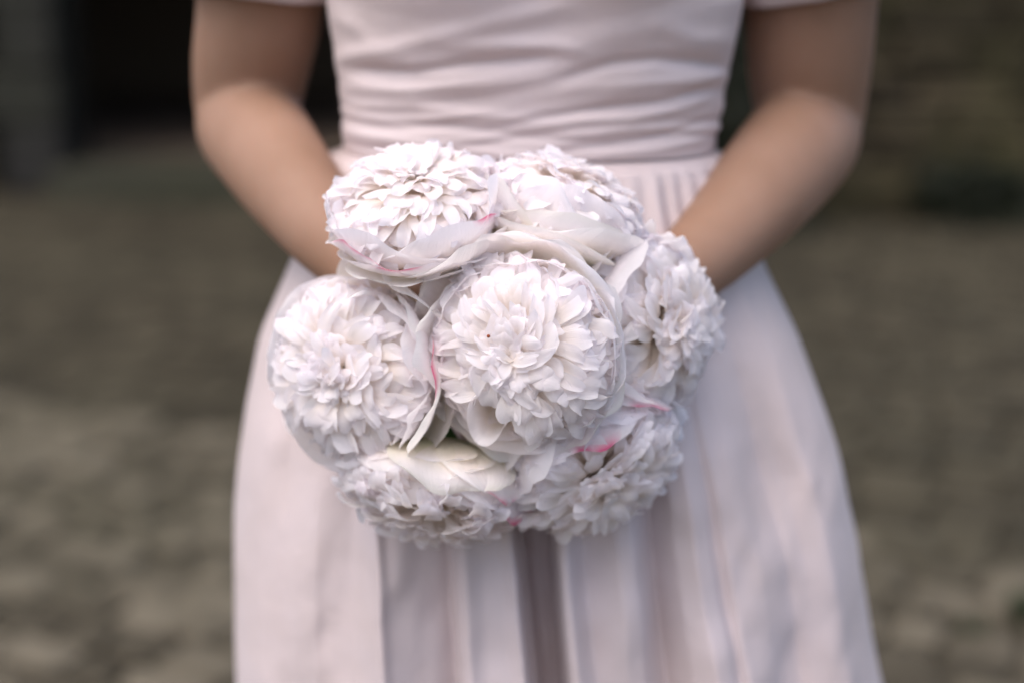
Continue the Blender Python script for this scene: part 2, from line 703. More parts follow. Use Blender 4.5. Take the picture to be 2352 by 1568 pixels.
def a5(px, py, Y, ra, rb=None):
    p = at(px, py, Y)
    return (p.x, p.y, p.z, ra, rb if rb else ra)


body = Bag()
# torso (inside the dress), neck, head
body.tube([(CX, 0.03, 0.82, .165, .115), (CX, 0.03, 0.92, .165, .115), (CX, 0.01, 1.04, .120, .080), (CX, 0.0, 1.14, .130, .085),
           (CX, 0.0, 1.24, .138, .085), (CX, 0.01, 1.33, .150, .068), (CX, 0.02, 1.385, .12, .06), (CX, .02, 1.42, .055, .052),
           (CX, .01, 1.50, .05, .05)], 40, 32)
body.blob((CX - .062, -.075, 1.235), (.045, .045, .045))
body.blob((CX + .062, -.075, 1.235), (.045, .045, .045))
body.tube([(CX, -.01, 1.49, .045, .05), (CX, -.015, 1.535, .062, .078), (CX, -.01, 1.60, .075, .092), (CX, .0, 1.66, .068, .085), (CX, .005, 1.70, .03, .04)], 18, 22)
body.tube([(CX, -.095, 1.615, .007, .007), (CX, -.112, 1.585, .011, .012), (CX, -.10, 1.578, .009, .006)], 8, 10)
for sx in (-1, 1):
    body.tube([(CX + sx * .076, -.002, 1.615, .006, .016), (CX + sx * .080, .0, 1.575, .005, .010)], 6, 10)
# arms: photo-left arm is the person's right arm
body.tube([(-.135, .02, 1.365, .045, .045), (-.185, .02, 1.33, .052, .052), a5(600, -150, .02, .053), a5(597, 20, .035, .051),
           a5(577, 150, .055, .0485), a5(566, 255, .072, .0440)], 40, 26)
body.tube([a5(566, 262, .080, .041), a5(576, 294, .048, .0450), a5(611, 345, -.005, .0430), a5(665, 422, -.065, .0385), a5(747, 527, -.115, .032),
           a5(830, 615, -.15, .026, .024), a5(885, 670, -.165, .025, .021)], 46, 26)
body.tube([(.165, .02, 1.365, .045, .045), (.215, .02, 1.33, .052, .052), a5(1868, -150, .02, .054), a5(1862, 20, .035, .053),
           a5(1858, 160, .055, .051), a5(1860, 280, .072, .0455)], 40, 26)
body.tube([a5(1860, 283, .080, .0425), a5(1848, 318, .048, .0465), a5(1802, 376, -.005, .0455), a5(1724, 467, -.065, .040), a5(1640, 560, -.11, .0325),
           a5(1550, 640, -.15, .027, .025), a5(1495, 685, -.165, .025, .021)], 46, 26)
# hands close round the stems behind the flowers
HX = at(1190, 800, -.17)
HA = np.array([HX.x, -.172, at(1190, 770, -.17).z])
HB = np.array([HX.x, -.172, at(1190, 770, -.17).z - .072])
for (H, sg, wr) in ((HA, -1, at(885, 670, -.165)), (HB, 1, at(1495, 685, -.165))):
    wr = np.array(wr)
    kn = H + np.array([sg * .036, .012, 0.0])
    pm = (wr + kn) / 2
    body.tube([(*wr, .022, .020), (*(wr * .6 + kn * .4), .030, .017), (*(wr * .2 + kn * .8), .036, .015), (*(kn + (kn - wr) * .02), .034, .013)], 14, 18, ref=(0, 1, 0))
    for k in range(4):
        z = H[2] + (1.5 - k) * .0185
        L = (0.92, 1.0, 0.96, 0.8)[k]
        pts = []
        for (ang, r, rad) in ((150, .046, .0095), (195, .040, .0095), (232, .0275, .0088), (275, .0255, .0082), (275 + 50 * L, .025, .0072)):
            a = R(ang)
            x = math.cos(a) * r * (-sg); y = math.sin(a) * r
            pts.append((H[0] + x, H[1] + y, z + .001 * k, rad, rad))
        body.tube(pts, 16, 10, ref=(0, 0, 1))
    # thumb from the side of the palm near the wrist, closing over the first finger
    w0 = wr * .55 + kn * .45
    body.tube([(w0[0], w0[1] - .008, w0[2] + .018, .013, .013), (kn[0] + sg * .004, H[1] - .022, H[2] + .040, .0115, .0115),
               (H[0] + sg * .012, H[1] - .028, H[2] + .043, .0098, .0098), (H[0] - sg * .010, H[1] - .029, H[2] + .040, .0082, .0082)], 14, 10, ref=(0, 0, 1))
# legs
for sx in (-1, 1):
    x = CX + sx * .085
    body.tube([(x, .03, .88, .085, .09), (x, .02, .70, .075, .08), (x - sx * .01, .01, .50, .052, .055), (x - sx * .01, .02, .36, .05, .055),
               (x - sx * .015, .035, .20, .036, .04), (x - sx * .015, .03, .09, .03, .034), (x - sx * .015, .02, .055, .03, .036)], 40, 18)
    body.tube([(x - sx * .015, .06, .03, .026, .024), (x - sx * .015, -.03, .032, .034, .022), (x - sx * .012, -.12, .022, .036, .014), (x - sx * .01, -.16, .018, .022, .01)], 16, 14, ref=(0, 0, 1))

tmp = mesh_obj('tmp', body.V, body.F, M_SKIN)
import bmesh
bm = bmesh.new(); bm.from_mesh(tmp.data)
bmesh.ops.recalc_face_normals(bm, faces=bm.faces)
bm.to_mesh(tmp.data); bm.free()
rm = tmp.modifiers.new('r', 'REMESH'); rm.mode = 'VOXEL'; rm.voxel_size = 0.0035
sm = tmp.modifiers.new('s', 'SMOOTH'); sm.iterations = 6; sm.factor = 0.5
dg = bpy.context.evaluated_depsgraph_get()
me = bpy.data.meshes.new_from_object(tmp.evaluated_get(dg))
bpy.data.objects.remove(tmp)
person = bpy.data.objects.new('person', me)
link(person)
me.polygons.foreach_set('use_smooth', [True] * len(me.polygons))
me.materials.clear(); me.materials.append(M_SKIN)
tag(person, 'person in a pale pink-white gathered dress holding a bouquet in both hands', 'person')

# hair
hb = Bag()
hb.blob((CX, .016, 1.645), (.084, .098, .080))
hb.tube([(CX, .10, 1.60, .06, .03), (CX, .10, 1.50, .06, .028), (CX, .095, 1.40, .05, .02), (CX, .10, 1.32, .02, .01)], 16, 16)
mesh_obj('hair', hb.V, hb.F, M_HAIR, person)
M_EYE = plain('eye_white', (0.6, 0.58, 0.55), (0.65, 0.62, 0.6), 0.2)
M_LIP = plain('lip', (0.35, 0.10, 0.09), (0.4, 0.13, 0.11), 0.4)
M_IRIS = plain('iris', (0.05, 0.03, 0.02), (0.08, 0.05, 0.03), 0.2)
for sx in (-1, 1):
    eb_ = Bag(); eb_.blob((CX + sx * .029, -.086, 1.602), (.012, .010, .0065), 8)
    eo = mesh_obj('eye', eb_.V, eb_.F, M_EYE, person)
    ib_ = Bag(); ib_.blob((CX + sx * .029, -.094, 1.602), (.005, .0035, .005), 6)
    mesh_obj('iris', ib_.V, ib_.F, M_IRIS, eo)
lb_ = Bag(); lb_.blob((CX, -.094, 1.552), (.022, .010, .007), 8)
mesh_obj('lips', lb_.V, lb_.F, M_LIP, person)
for sx in (-1, 1):
    x = CX + sx * .085 - sx * .012
    sb = Bag()
    sb.tube([(x, .075, .034, .030, .030), (x, -.03, .03, .039, .026), (x, -.12, .022, .041, .018), (x, -.172, .018, .024, .014)], 16, 16, ref=(0, 0, 1))
    V = [np.array([v[0], v[1], max(v[2], 0.003)]) for v in sb.V]
    mesh_obj('shoe', V, sb.F, M_SHOE, person)


# --- smooth noise on the cloth
def vnoise(x, y, seed):
    r = np.random.RandomState(seed).rand(64, 64)
    xi = np.floor(x).astype(int); yi = np.floor(y).astype(int)
    fx = x - xi; fy = y - yi
    fx = fx * fx * (3 - 2 * fx); fy = fy * fy * (3 - 2 * fy)
    g = lambda a, b: r[a % 64, b % 64]
    return (g(xi, yi) * (1 - fx) * (1 - fy) + g(xi + 1, yi) * fx * (1 - fy) + g(xi, yi + 1) * (1 - fx) * fy + g(xi + 1, yi + 1) * fx * fy) * 2 - 1


# --- bodice: rows follow the outline measured from the photo
def zof(py, Y=0.0):
    return at(1176, py, Y).z


def xof(px, py, Y=0.0):
    return at(px, py, Y).x


OUT_B = [(-820, 1010, 1440, .062), (-700, 830, 1610, .075), (-560, 770, 1690, .095), (-330, 775, 1690, .115), (-150, 760, 1700, .128), (0, 752, 1700, .120),
         (60, 760, 1690, .116), (120, 772, 1678, .112), (200, 781, 1664, .106), (270, 790, 1650, .103), (338, 792, 1636, .101)]
py_k = np.array([o[0] for o in OUT_B], float)
NR, NC = 300, 360
V = []
pys = np.linspace(-820, 338, NR)
XL = np.interp(pys, py_k, [xof(o[1], o[0], 0.0) for o in OUT_B])
XR = np.interp(pys, py_k, [xof(o[2], o[0], 0.0) for o in OUT_B])
DP = np.interp(pys, py_k, [o[3] for o in OUT_B])
ker = np.hanning(15); ker /= ker.sum()
sm1 = lambda a: np.convolve(np.pad(a, 7, mode='edge'), ker, mode='valid')
XL, XR, DP = sm1(XL), sm1(XR), sm1(DP)


def ridge(px, py, pts, wd, amp):
    """a fold of cloth: its line through the given photo points; amp > 0 stands proud"""
    xs = [p[0] for p in pts]; ys = [p[1] for p in pts]
    yc = np.interp(px, xs, ys)
    fade = ss(xs[0] - 60, xs[0] + 60, px) * (1 - ss(xs[-1] - 60, xs[-1] + 60, px))
    return amp * np.exp(-((py - yc) / wd) ** 2) * fade


FOLDS = [
    (((740, 130), (860, 112), (980, 85), (1120, 50), (1300, 10)), 22, .0045),
    (((820, 150), (950, 150), (1080, 132), (1180, 122), (1260, 112)), 15, -.0075),
    (((780, 185), (950, 195), (1100, 178), (1250, 150), (1400, 130)), 20, .0045),
    (((1040, 95), (1180, 92), (1300, 100), (1350, 110)), 18, .004),
    (((1290, 158), (1400, 130), (1500, 122), (1600, 132), (1690, 150)), 15, -.007),
    (((1380, 190), (1520, 175), (1640, 165), (1690, 150)), 18, .004),
    (((800, 230), (950, 222), (1150, 245), (1300, 262)), 14, .0032),
    (((900, 255), (1050, 265), (1250, 290), (1400, 300)), 10, -.003),
    (((1350, 228), (1500, 215), (1640, 190)), 11, -.004),
    (((1300, 250), (1450, 250), (1640, 215)), 12, .0035),
    (((1250, 318), (1450, 300), (1640, 262)), 9, -.003),
    (((790, 290), (950, 300), (1150, 322), (1300, 330)), 9, .003),
    (((800, 318), (900, 322), (1050, 338)), 7, -.0025),
    (((1350, 325), (1500, 318), (1640, 300)), 8, .0025),
    (((1500, 60), (1600, 85), (1700, 95)), 25, .004),
    (((760, 40), (820, 60), (860, 90)), 25, .003),
]
tt = np.linspace(0, 2 * math.pi, NC, endpoint=False)
for i, py in enumerate(pys):
    cx = (XL[i] + XR[i]) / 2; hw = (XR[i] - XL[i]) / 2; dp = DP[i]
    ct, st_ = np.cos(tt), np.sin(tt)
    ex = 2 / 2.35
    x = np.sign(ct) * np.abs(ct) ** ex; y = np.sign(st_) * np.abs(st_) ** ex
    front = ss(0.0, 0.5, -st_)
    # nominal photo column of each vertex
    pxn = 1176 + (cx + hw * x) / (KP * 1.06)
    d = np.zeros(NC)
    for pts, wd, amp in FOLDS:
        d += ridge(pxn, py, pts, wd, amp * 0.62)
    ff = np.where(np.abs(st_) < 2, 1, 1)
    nfine = vnoise(pxn / 260 + 3 + py / 900, py / 17.0 + 2 * np.sin(pxn / 190), 3) * .0017 * ss(100, 220, np.full(NC, py))
    nmed = vnoise(pxn / 330 + 9, py / 48.0 + 1.2 * np.sin(pxn / 240), 4) * .002
    d = d * front + nfine + nmed * (0.5 + 0.5 * front)
    bust = .045 * (np.exp(-(((x * hw) - .062) / .05) ** 2) + np.exp(-(((x * hw) + .062) / .05) ** 2)) * math.exp(-((py + 215) / 170) ** 2) * front
    nx, ny = ct / hw, st_ / dp
    nl = np.hypot(nx, ny); nx /= nl; ny /= nl
    X = cx + hw * x + nx * d
    Y = dp * y + ny * d - bust + .012 * float(ss(-300, -560, np.array([py]))[0])
    z0 = zof(py, 0.0)
    V.append(np.stack([X, Y, np.full(NC, z0)], 1))
V = np.vstack(V)
bod = mesh_obj('bodice', V, [f[::-1] for f in grid_faces(NR, NC, 0, True)], M_CLOTH, person)

# --- skirt
OUT_S = [(330, 806, 1622), (341, 796, 1634), (352, 752, 1662), (375, 746, 1668), (410, 742, 1678), (470, 722, 1694), (540, 697, 1722), (620, 662, 1758), (750, 605, 1822), (900, 572, 1872), (1000, 558, 1905),
         (1200, 550, 1950), (1400, 552, 1988), (1568, 556, 2010), (1800, 560, 2035), (2150, 560, 2060)]
pk = [o[0] for o in OUT_S]
NRS = 260
pys = np.concatenate([np.linspace(330, 380, 24, endpoint=False), np.linspace(380, 2150, NRS - 24)])
XL = np.interp(pys, pk, [xof(o[1], o[0], 0.0) for o in OUT_S])
XR = np.interp(pys, pk, [xof(o[2], o[0], 0.0) for o in OUT_S])
XL[24:], XR[24:] = sm1(XL)[24:], sm1(XR)[24:]
PLX = [555, 600, 650, 720, 800, 845, 862, 880, 950, 1030, 1050, 1075, 1110, 1160, 1195, 1222, 1278, 1302, 1330, 1370, 1450, 1490, 1540, 1600, 1650, 1684, 1697, 1722, 1790, 1850, 1890, 1945, 2008]
PLD = [0, .004, .0, .008, .004, .012, .018, .010, -.001, -.012, .008, .015, .010, .006, .008, -.072, -.072, .012, .018, .006, .012, .010, -.014, .010, .018, .012, .004, .010, .006, -.008, -.004, .008, 0]
_q = []
for p_ in PLX:          # the cloth bulges towards the camera, so a fold seen at p_ lies nearer the middle
    t_ = (p_ - 1281.5) / 726.5
    b_ = max(0.0, 1 - abs(t_) ** 2.4) ** (1 / 2.4)
    _q.append(1176 + (p_ - 1176) * (1.15 - .2 * b_) / 1.15 + 28 * b_)
PLX = _q
xu = np.linspace(-1, 1, 900)
pr = np.interp(xu * (2008 - 555) / 2 + (2008 + 555) / 2, PLX, PLD)
k5 = np.hanning(15); k5 /= k5.sum()
pr = np.convolve(np.pad(pr, 7, mode='edge'), k5, mode='valid')
NF, NB = 760, 260
tf = -np.cos(np.linspace(0, math.pi, NF)) * 0.35 + np.linspace(-1, 1, NF) * 0.65     # x across the front
V = []
for i, py in enumerate(pys):
    cx = (XL[i] + XR[i]) / 2; hw = (XR[i] - XL[i]) / 2
    dpf = float(np.interp(py, [330, 344, 366, 600, 900, 1568, 2150], [.092, .100, .116, .150, .175, .20, .22]))
    z0 = zof(py, 0.0)
    g1 = float(ss(340, 400, np.array([py]))[0]); g2 = float(ss(500, 1150, np.array([py]))[0])
    # front
    x = tf
    base = (1 - np.abs(x) ** 2.4) ** (1 / 2.4)
    fold = np.interp(x, xu, pr)
    fold = np.where(fold > -.03, fold * 1.35, fold) * g2
    gath = (np.sin(x * 52 + 3.2 * np.sin(x * 9) + .4 * math.sin(py / 70)) * .0019 * (1 + vnoise(x * 9, np.full(NF, .5), 21)) + vnoise(x * 14 + 5, np.full(NF, py / 160.0), 8) * .005) * (1 - float(ss(380, 760, np.array([py]))[0]) * .9) * g1
    soft = vnoise(x * 7 + 2 + py / 900, np.full(NF, py / 230.0), 12) * .009 * g2 + vnoise(x * 16 + py / 400, np.full(NF, py / 70.0), 13) * .0018 * g2
    edge = base ** .5
    yf = -(dpf * base) - (fold + gath + soft) * edge
    X = cx + hw * x + soft * .3 + gath * .3 * np.abs(x)
    r1 = np.stack([X, yf, np.full(NF, z0)], 1)
    # back
    xb = np.cos(np.linspace(0, math.pi, NB + 2))[1:-1]
    bb = (1 - np.abs(xb) ** 2.2) ** (1 / 2.2)
    gb = (np.sin(xb * 40 + 2 * np.sin(xb * 7)) * .004 * (1 - g2) + np.sin(xb * 21 + 2 * np.sin(xb * 5)) * .014 * g2) * g1
    yb = dpf * 1.15 * bb + gb * bb ** .5
    r2 = np.stack([cx + hw * xb, yb, np.full(NB, z0)], 1)
    V.append(np.vstack([r1, r2]))
V = np.vstack(V)
sk = mesh_obj('skirt', V, grid_faces(len(pys), NF + NB, 0, True), M_CLOTH, person)
for o_ in (bod, sk):
    bm = bmesh.new(); bm.from_mesh(o_.data)
    bmesh.ops.recalc_face_normals(bm, faces=bm.faces)
    bm.to_mesh(o_.data); bm.free()
    so = o_.modifiers.new('thick', 'SOLIDIFY'); so.thickness = 0.0012; so.offset = -1

# --- short sleeves
for sg, px in ((-1, 600), (1, 1868)):
    bot = at(px, 0, .036)
    sx = CX + sg * .165
    path = spline([(CX + sg * .10, .02, 1.372, .036), (sx, .02, 1.368, .056), (sx + sg * .040, .018, 1.325, .063), (bot.x * .6 + (sx + sg * .05) * .4, .018, 1.25, .0655), (bot.x, .030, bot.z, .0660)], 30)
    n, k = 30, 64
    V = []
    for i in range(n):
        t = path[min(i + 1, n - 1), :3] - path[max(i - 1, 0), :3]
        t /= np.linalg.norm(t)
        r2 = np.array([0, 1.0, 0]); r2 = r2 - t * np.dot(r2, t); r2 /= np.linalg.norm(r2)
        r1 = np.cross(r2, t)
        f = i / (n - 1)
        for j in range(k):
            a = 2 * math.pi * j / k
            rip = 1 + .025 * math.sin(a * 9 + f * 2) * f
            p = path[i, :3] + (r1 * math.cos(a) + r2 * math.sin(a)) * path[i, 3] * rip
            inner = -sg * (p[0] - path[i, 0]) / path[i, 3]
            p[2] += f ** 3 * (-.010 * inner + .0105)
            V.append(p)
    o = mesh_obj('sleeve', V, grid_faces(n, k, 0, True), M_CLOTH, person)
    so = o.modifiers.new('thick', 'SOLIDIFY'); so.thickness = 0.0015

# ------------------------------------------------------------------ the bouquet
C_TIP = np.array((0.985, 0.955, 0.985))
C_MID = np.array((0.99, 0.952, 0.94))
C_BASE = np.array((0.985, 0.925, 0.82))
C_GREEN = np.array((0.62, 0.66, 0.34))
C_PINK = np.array((0.80, 0.07, 0.24))


def pigment(s, w, green=0.0, pink=None, warm=1.0):
    a = ss(0.15, 0.95, s)[..., None]
    c = C_BASE * (1 - a) + C_MID * a
    b = ss(0.6, 1.0, s)[..., None]
    c = c * (1 - b * .8) + C_TIP * b * .8
    c = c * warm + C_TIP * (1 - warm)
    if green > 0:
        gg = (green * (ss(0.75, 0.0, s) * .8 + .25 * ss(.7, 1.0, np.maximum(s, np.abs(w)))))[..., None]
        c = c * (1 - gg) + C_GREEN * gg
    if pink is not None:
        w0, w1, amt = pink
        win = ss(w0 - .12, w0 + .08, w) * (1 - ss(w1 - .08, w1 + .12, w))
        e = (win * (ss(.93, .99, s) * .8 + ss(.74, 1.0, s) ** 2 * .30) * amt * (.55 + .45 * (.5 + .5 * np.sin(w * 11 + 2 * np.sin(w * 5)))))[..., None]
        e = np.clip(e, 0, 1)
        c = c * (1 - e) + C_PINK * e
    return c


SROW = np.array([0, .18, .34, .48, .60, .70, .79, .86, .92, .965, 1.0])


def small_petal(rng, Rr, th, az, nW=9, dsc=.9):
    """one inner petal of the pompon; returns verts (local to flower axis +z), colours"""
    nS = len(SROW)
    s = SROW[:, None] * np.ones((1, nW))
    w = np.ones((nS, 1)) * np.linspace(-1, 1, nW)[None, :]
    hw = Rr * min(.17, .104 * math.exp(rng.normal(0, .24)))

    def dome(t_, rho):
        return np.array([dsc * math.sin(t_), -.04 + .60 * math.cos(t_)]) * rho * Rr
    up = rng.uniform(.88, 1.08)
    bend = rng.uniform(-.04, .14) + .13 * min(1.0, th)
    P0 = dome(th - .22, .42); P1 = dome(th - .16, .92 * up); P2 = dome(th - .02, 1.05 * up); P3 = dome(th + bend, rng.uniform(.96, 1.04) * up)
    k = rng.uniform(.02, .07)
    notch = rng.uniform(-.035, .015)
    se = s * (1 - k * np.abs(w) ** 2.0 + notch * np.exp(-(w / .3) ** 2)) + s ** 4 * np.sin(w * rng.uniform(2, 6) + rng.uniform(0, 6)) * .018
    q = se[..., None]
    c = (1 - q) ** 3 * P0 + 3 * q * (1 - q) ** 2 * P1 + 3 * q * q * (1 - q) * P2 + q ** 3 * P3
    ray = dome(th - .14, 1.0)
    rot = rng.normal(0, .8)
    lat = (c - ray * np.clip(q * 1.2, 0, 1))
    latn = np.linalg.norm(lat, axis=-1) * ss(.35, 1.0, se) * .9
    tg = 3 * (1 - q) ** 2 * (P1 - P0) + 6 * q * (1 - q) * (P2 - P1) + 3 * q * q * (P3 - P2)
    tg = tg / (np.linalg.norm(tg, axis=-1, keepdims=True) + 1e-9)
    nr, nz = -tg[..., 1], tg[..., 0]
    prof = (0.35 + 0.65 * ss(0.1, .75, s)) * np.sqrt(np.clip(1 - (np.clip(s - .72, 0, 1) / rng.uniform(.35, .43)) ** 2, 0, 1))
    cup = rng.uniform(-.22, .48)
    ph = rng.uniform(0, 6)
    n_off = hw * (cup * (w ** 2) * prof + .12 * np.sin(w * 3.5 + ph) * s ** 2 + rng.uniform(-.35, .50) * np.clip(s - .6, 0, 1) ** 2 * 5)
    tw = rng.uniform(-.32, .32) * s ** 1.5
    b_off = w * hw * prof
    r_ = c[..., 0] + nr * (n_off + np.sin(tw) * b_off)
    z_ = c[..., 1] + nz * (n_off + np.sin(tw) * b_off)
    t_ = b_off * np.cos(tw) + rng.uniform(-.06, .06) * Rr * s ** 2 + latn * math.sin(rot)
    ca, sa = math.cos(az), math.sin(az)
    V = np.stack([r_ * ca - t_ * sa, r_ * sa + t_ * ca, z_], -1)
    return V.reshape(-1, 3), pigment(.25 + .75 * s, w, 0, None, rng.uniform(.75, 1.0)).reshape(-1, 3), grid_faces(nS, nW)


def guard_petal(rng, Rr, az, hw, rmax, zt, lean=0.0, green=0.0, pink=None, nS=22, nW=23, ruf=.05, curl=0.0, zb=-.55):
    green = max(green, .05)
    """a broad outer petal wrapping the pompon. az image-plane direction, hw half width (in R), rmax/zt tip (in R)"""
    s = np.linspace(0, 1, nS)[:, None] * np.ones((1, nW))
    w = np.ones((nS, 1)) * np.linspace(-1, 1, nW)[None, :]
    k = rng.uniform(.12, .22)
    se = s * (1 - k * np.abs(w) ** 2.6) + s ** 3 * (np.sin(w * 3.1 + rng.uniform(0, 6)) * .050 + np.sin(w * 7.7 + rng.uniform(0, 6)) * .016 + np.sin(w * 15 + rng.uniform(0, 6)) * .006)
    P0 = np.array([.06, zb]); P1 = np.array([rmax * .80, zb * .95]); P2 = np.array([rmax * 1.04, zb * .3 + zt * .35]); P3 = np.array([rmax + lean, zt])
    q = se[..., None]
    c = (1 - q) ** 3 * P0 + 3 * q * (1 - q) ** 2 * P1 + 3 * q * q * (1 - q) * P2 + q ** 3 * P3
    prof = (.22 + .78 * ss(0, .62, s)) * np.sqrt(np.clip(1 - (np.clip(s - .62, 0, 1) / .55) ** 2, 0, 1))
    reff = np.maximum(c[..., 0], .45)
    hw = hw * 1.15
    ang = R(az) + w * hw * prof / reff
    ph = rng.uniform(0, 6, 4)
    rr = c[..., 0] * (1 + (.05 + curl) * w ** 2 * s) + ruf * s ** 2.5 * (np.sin(w * 4.2 + ph[0]) * .9 + np.sin(w * 9 + ph[1]) * .45) + lean * .2 * s ** 6
    rr = rr + .004 * s * np.sin(w * 17 + ph[3])
    zz = c[..., 1] + ruf * .7 * s ** 3 * np.sin(w * 5.3 + ph[2]) - .05 * w ** 2 * s
    V = np.stack([np.cos(ang) * rr, np.sin(ang) * rr, zz], -1) * Rr
    return V.reshape(-1, 3), pigment(s, w, green, pink).reshape(-1, 3), grid_faces(nS, nW)


def mid_petal(rng, Rr, az, hw, rmax, zt, **kw):
    return guard_petal(rng, Rr, az, hw, rmax, zt, zb=-.35, **kw)


bq = empty('bouquet', at(1190, 800, -.19))
tag(bq, 'round bouquet of seven artificial white peonies with pink-edged petals', 'bouquet')
BQ = Vector(bq.location)

# centre on the photo, plane y, radius, axis, number of small petals, guards, label
# guards: (azimuth, half width, rmax, tip z, lean, green, pink)
FL = [
    dict(c=(1200, 805, -.272), R=.0590, ax=(-.30, -.93, .10), n=350, dome=.98, seed=1, one=100, hole=(247, 23),
         label='largest peony at the centre of the bouquet, facing the camera, with a cup-shaped petal below',
         guards=[(10, .75, 1.02, .10, .03, 0, None), (55, .80, 1.0, .16, .02, .1, None), (100, .75, .98, .26, .0, 0, None), (140, .62, .95, .34, -.03, 0, None),
                 (180, .50, .86, .34, -.05, 0, None), (212, .55, .90, .24, .0, 0, None), (238, .60, .98, .14, .02, 0, None), (290, .70, .94, .06, .02, .1, None),
                 (330, .75, 1.0, .08, .03, 0, None), (350, .75, 1.08, -.02, .03, 0, None), (295, .75, 1.10, -.08, .05, .8, None), (255, .8, 1.10, .06, .02, .2, None), (222, .7, 1.22, -.10, .02, .6, None),
                 (105, .85, 1.20, .16, .06, .3, None), (138, .62, 1.20, .36, .0, .5, None), (60, .85, 1.12, .02, .05, .3, None), (160, .5, 1.05, .48, -.02, .5, None), (150, .75, 1.28, .22, .0, .5, None)]),
    dict(c=(816, 852, -.238), R=.0630, ax=(-.42, -.90, .08), n=340, seed=2, one=65,
         label='large peony on the left side of the bouquet, below the upper left one',
         guards=[(5, .60, .92, .38, -.02, 0, None), (325, .60, .94, .32, .0, 0, None), (55, .65, .94, .28, .0, 0, None), (100, .80, .99, .12, .02, 0, None),
                 (150, .75, 1.04, .06, .03, 0, None), (200, .75, 1.06, .0, .03, 0, None), (245, .75, 1.08, .02, .04, 0, None), (285, .7, .98, .12, .0, .1, None),
                 (352, .80, 1.06, .46, .04, .8, (.3, 1.0, 1)), (310, .75, 1.14, .04, .04, .9, None), (235, .6, 1.14, -.18, .06, 0, None), (35, .6, 1.02, .46, .0, .5, None), (62, .8, 1.16, .30, .03, .5, None)]),
    dict(c=(958, 476, -.225), R=.0572, ax=(-.06, -.44, .90), n=320, dome=.95, seed=3, one=40,
         label='peony at the upper left of the bouquet, facing up, two lower petals edged in pink',
         guards=[(-58, .90, 1.0, .30, .0, 0, (.3, .8, 1)), (-115, .90, 1.0, .24, .02, 0, None), (-155, .7, 1.0, .28, .0, 0, None), (-15, .75, .98, .42, -.02, 0, None),
                 (30, .7, .98, .30, 0, 0, None), (80, .6, .92, .05, 0, 0, None), (130, .6, .92, .05, 0, 0, None), (180, .6, 1.0, .28, .0, 0, None),
                 (-98, .95, 1.06, -.02, .03, 0, (-.3, .2, 1)), (-140, .7, 1.04, .06, .04, 0, (-.5, .9, .7)), (-38, .85, 1.10, .10, .03, .5, None), (-75, .95, 1.06, -.22, .03, .5, None)]),
    dict(c=(1290, 480, -.197), R=.0570, ax=(.30, .03, .95), n=340, dome=.97, seed=4, one=15,
         label='peony at the upper right of the bouquet, turned away so its broad outer petals show',
         guards=[(-80, .90, .98, .34, -.06, .0, None), (-125, .85, .98, .34, -.04, .1, None), (-30, .75, .96, .08, -.02, 0, None), (20, .7, .98, .10, 0, 0, None),
                 (70, .6, .94, .0, 0, 0, None), (120, .6, .94, .0, 0, 0, None), (165, .7, .98, .3, 0, 0, None),
                 (-95, .95, 1.08, .10, .0, .8, None), (-55, .9, 1.10, .05, .03, .4, None), (-150, .8, 1.08, .2, 0, .8, None), (-110, .9, 1.14, -.15, .03, .7, None)]),
    dict(c=(1495, 742, -.215), R=.0592, ax=(.66, -.72, .14), n=310, dome=.94, seed=5, one=45,
         label='peony on the right side of the bouquet, facing right',
         guards=[(180, .70, .92, .42, -.05, 0, None), (140, .85, .98, .42, 0, 0, None), (95, .75, 1.0, .20, .02, 0, None), (45, .7, .96, .0, 0, 0, None),
                 (0, .7, .94, -.05, 0, 0, None), (-45, .7, .96, .0, 0, 0, None), (-85, .7, .98, .14, 0, 0, None), (-130, .90, .98, .42, 0, 0, None),
                 (-112, .8, 1.10, .10, .04, .1, (-.8, .3, .8)), (-160, .8, 1.06, .28, .02, .4, None), (-60, .65, 1.10, .0, .04, 0, None), (120, .8, 1.1, .2, .03, .1, None)]),
    dict(c=(1362, 1066, -.232), R=.0615, ax=(.36, -.78, -.52), n=310, dome=.97, seed=6, one=50,
         label='peony at the lower right of the bouquet, facing down, one folded petal with a bright pink edge',
         guards=[(112, .85, .94, .40, -.08, 0, (-.45, .15, 1)), (150, .75, .98, .34, .0, 0, None), (195, .72, .98, .22, .03, 0, None), (60, .75, .96, .24, 0, 0, None),
                 (15, .75, 1.0, .08, .03, 0, None), (-30, .7, .98, .0, 0, 0, None), (-80, .7, .98, .0, 0, 0, None), (-130, .7, .98, .10, 0, 0, None),
                 (75, .8, 1.06, .14, 0, .2, (-.6, .2, .8)), (125, .8, 1.08, .12, .02, .5, None), (15, .7, 1.1, -.05, .05, 0, None)]),
    dict(c=(998, 1116, -.226), R=.0635, ax=(-.14, -.30, -.95), n=310, dome=1.0, seed=7, one=20,
         label='lowest peony of the bouquet, hanging face down, a pink streak on its right petal',
         guards=[(95, .95, .94, .16, -.03, 0, None), (38, .70, 1.0, .22, .02, 0, (-.9, .1, 1)), (145, .80, .98, .14, 0, 0, None), (185, .7, .98, .1, 0, 0, None),
                 (10, .7, 1.0, .2, 0, 0, None), (-35, .6, .96, .1, 0, 0, None), (-80, .6, .96, .1, 0, 0, None), (-130, .6, .96, .1, 0, 0, None),
                 (72, .62, 1.12, -.02, .0, 1.0, None), (88, .5, .98, -.30, 0, .3, None), (110, .75, 1.04, -.12, 0, .3, None), (150, .7, 1.06, -.1, .0, .2, None), (40, .6, 1.14, .0, 0, .3, (-.3, .5, .8))]),
]


def xf(V, c, fr, Rr=None):
    return V @ fr.T + c


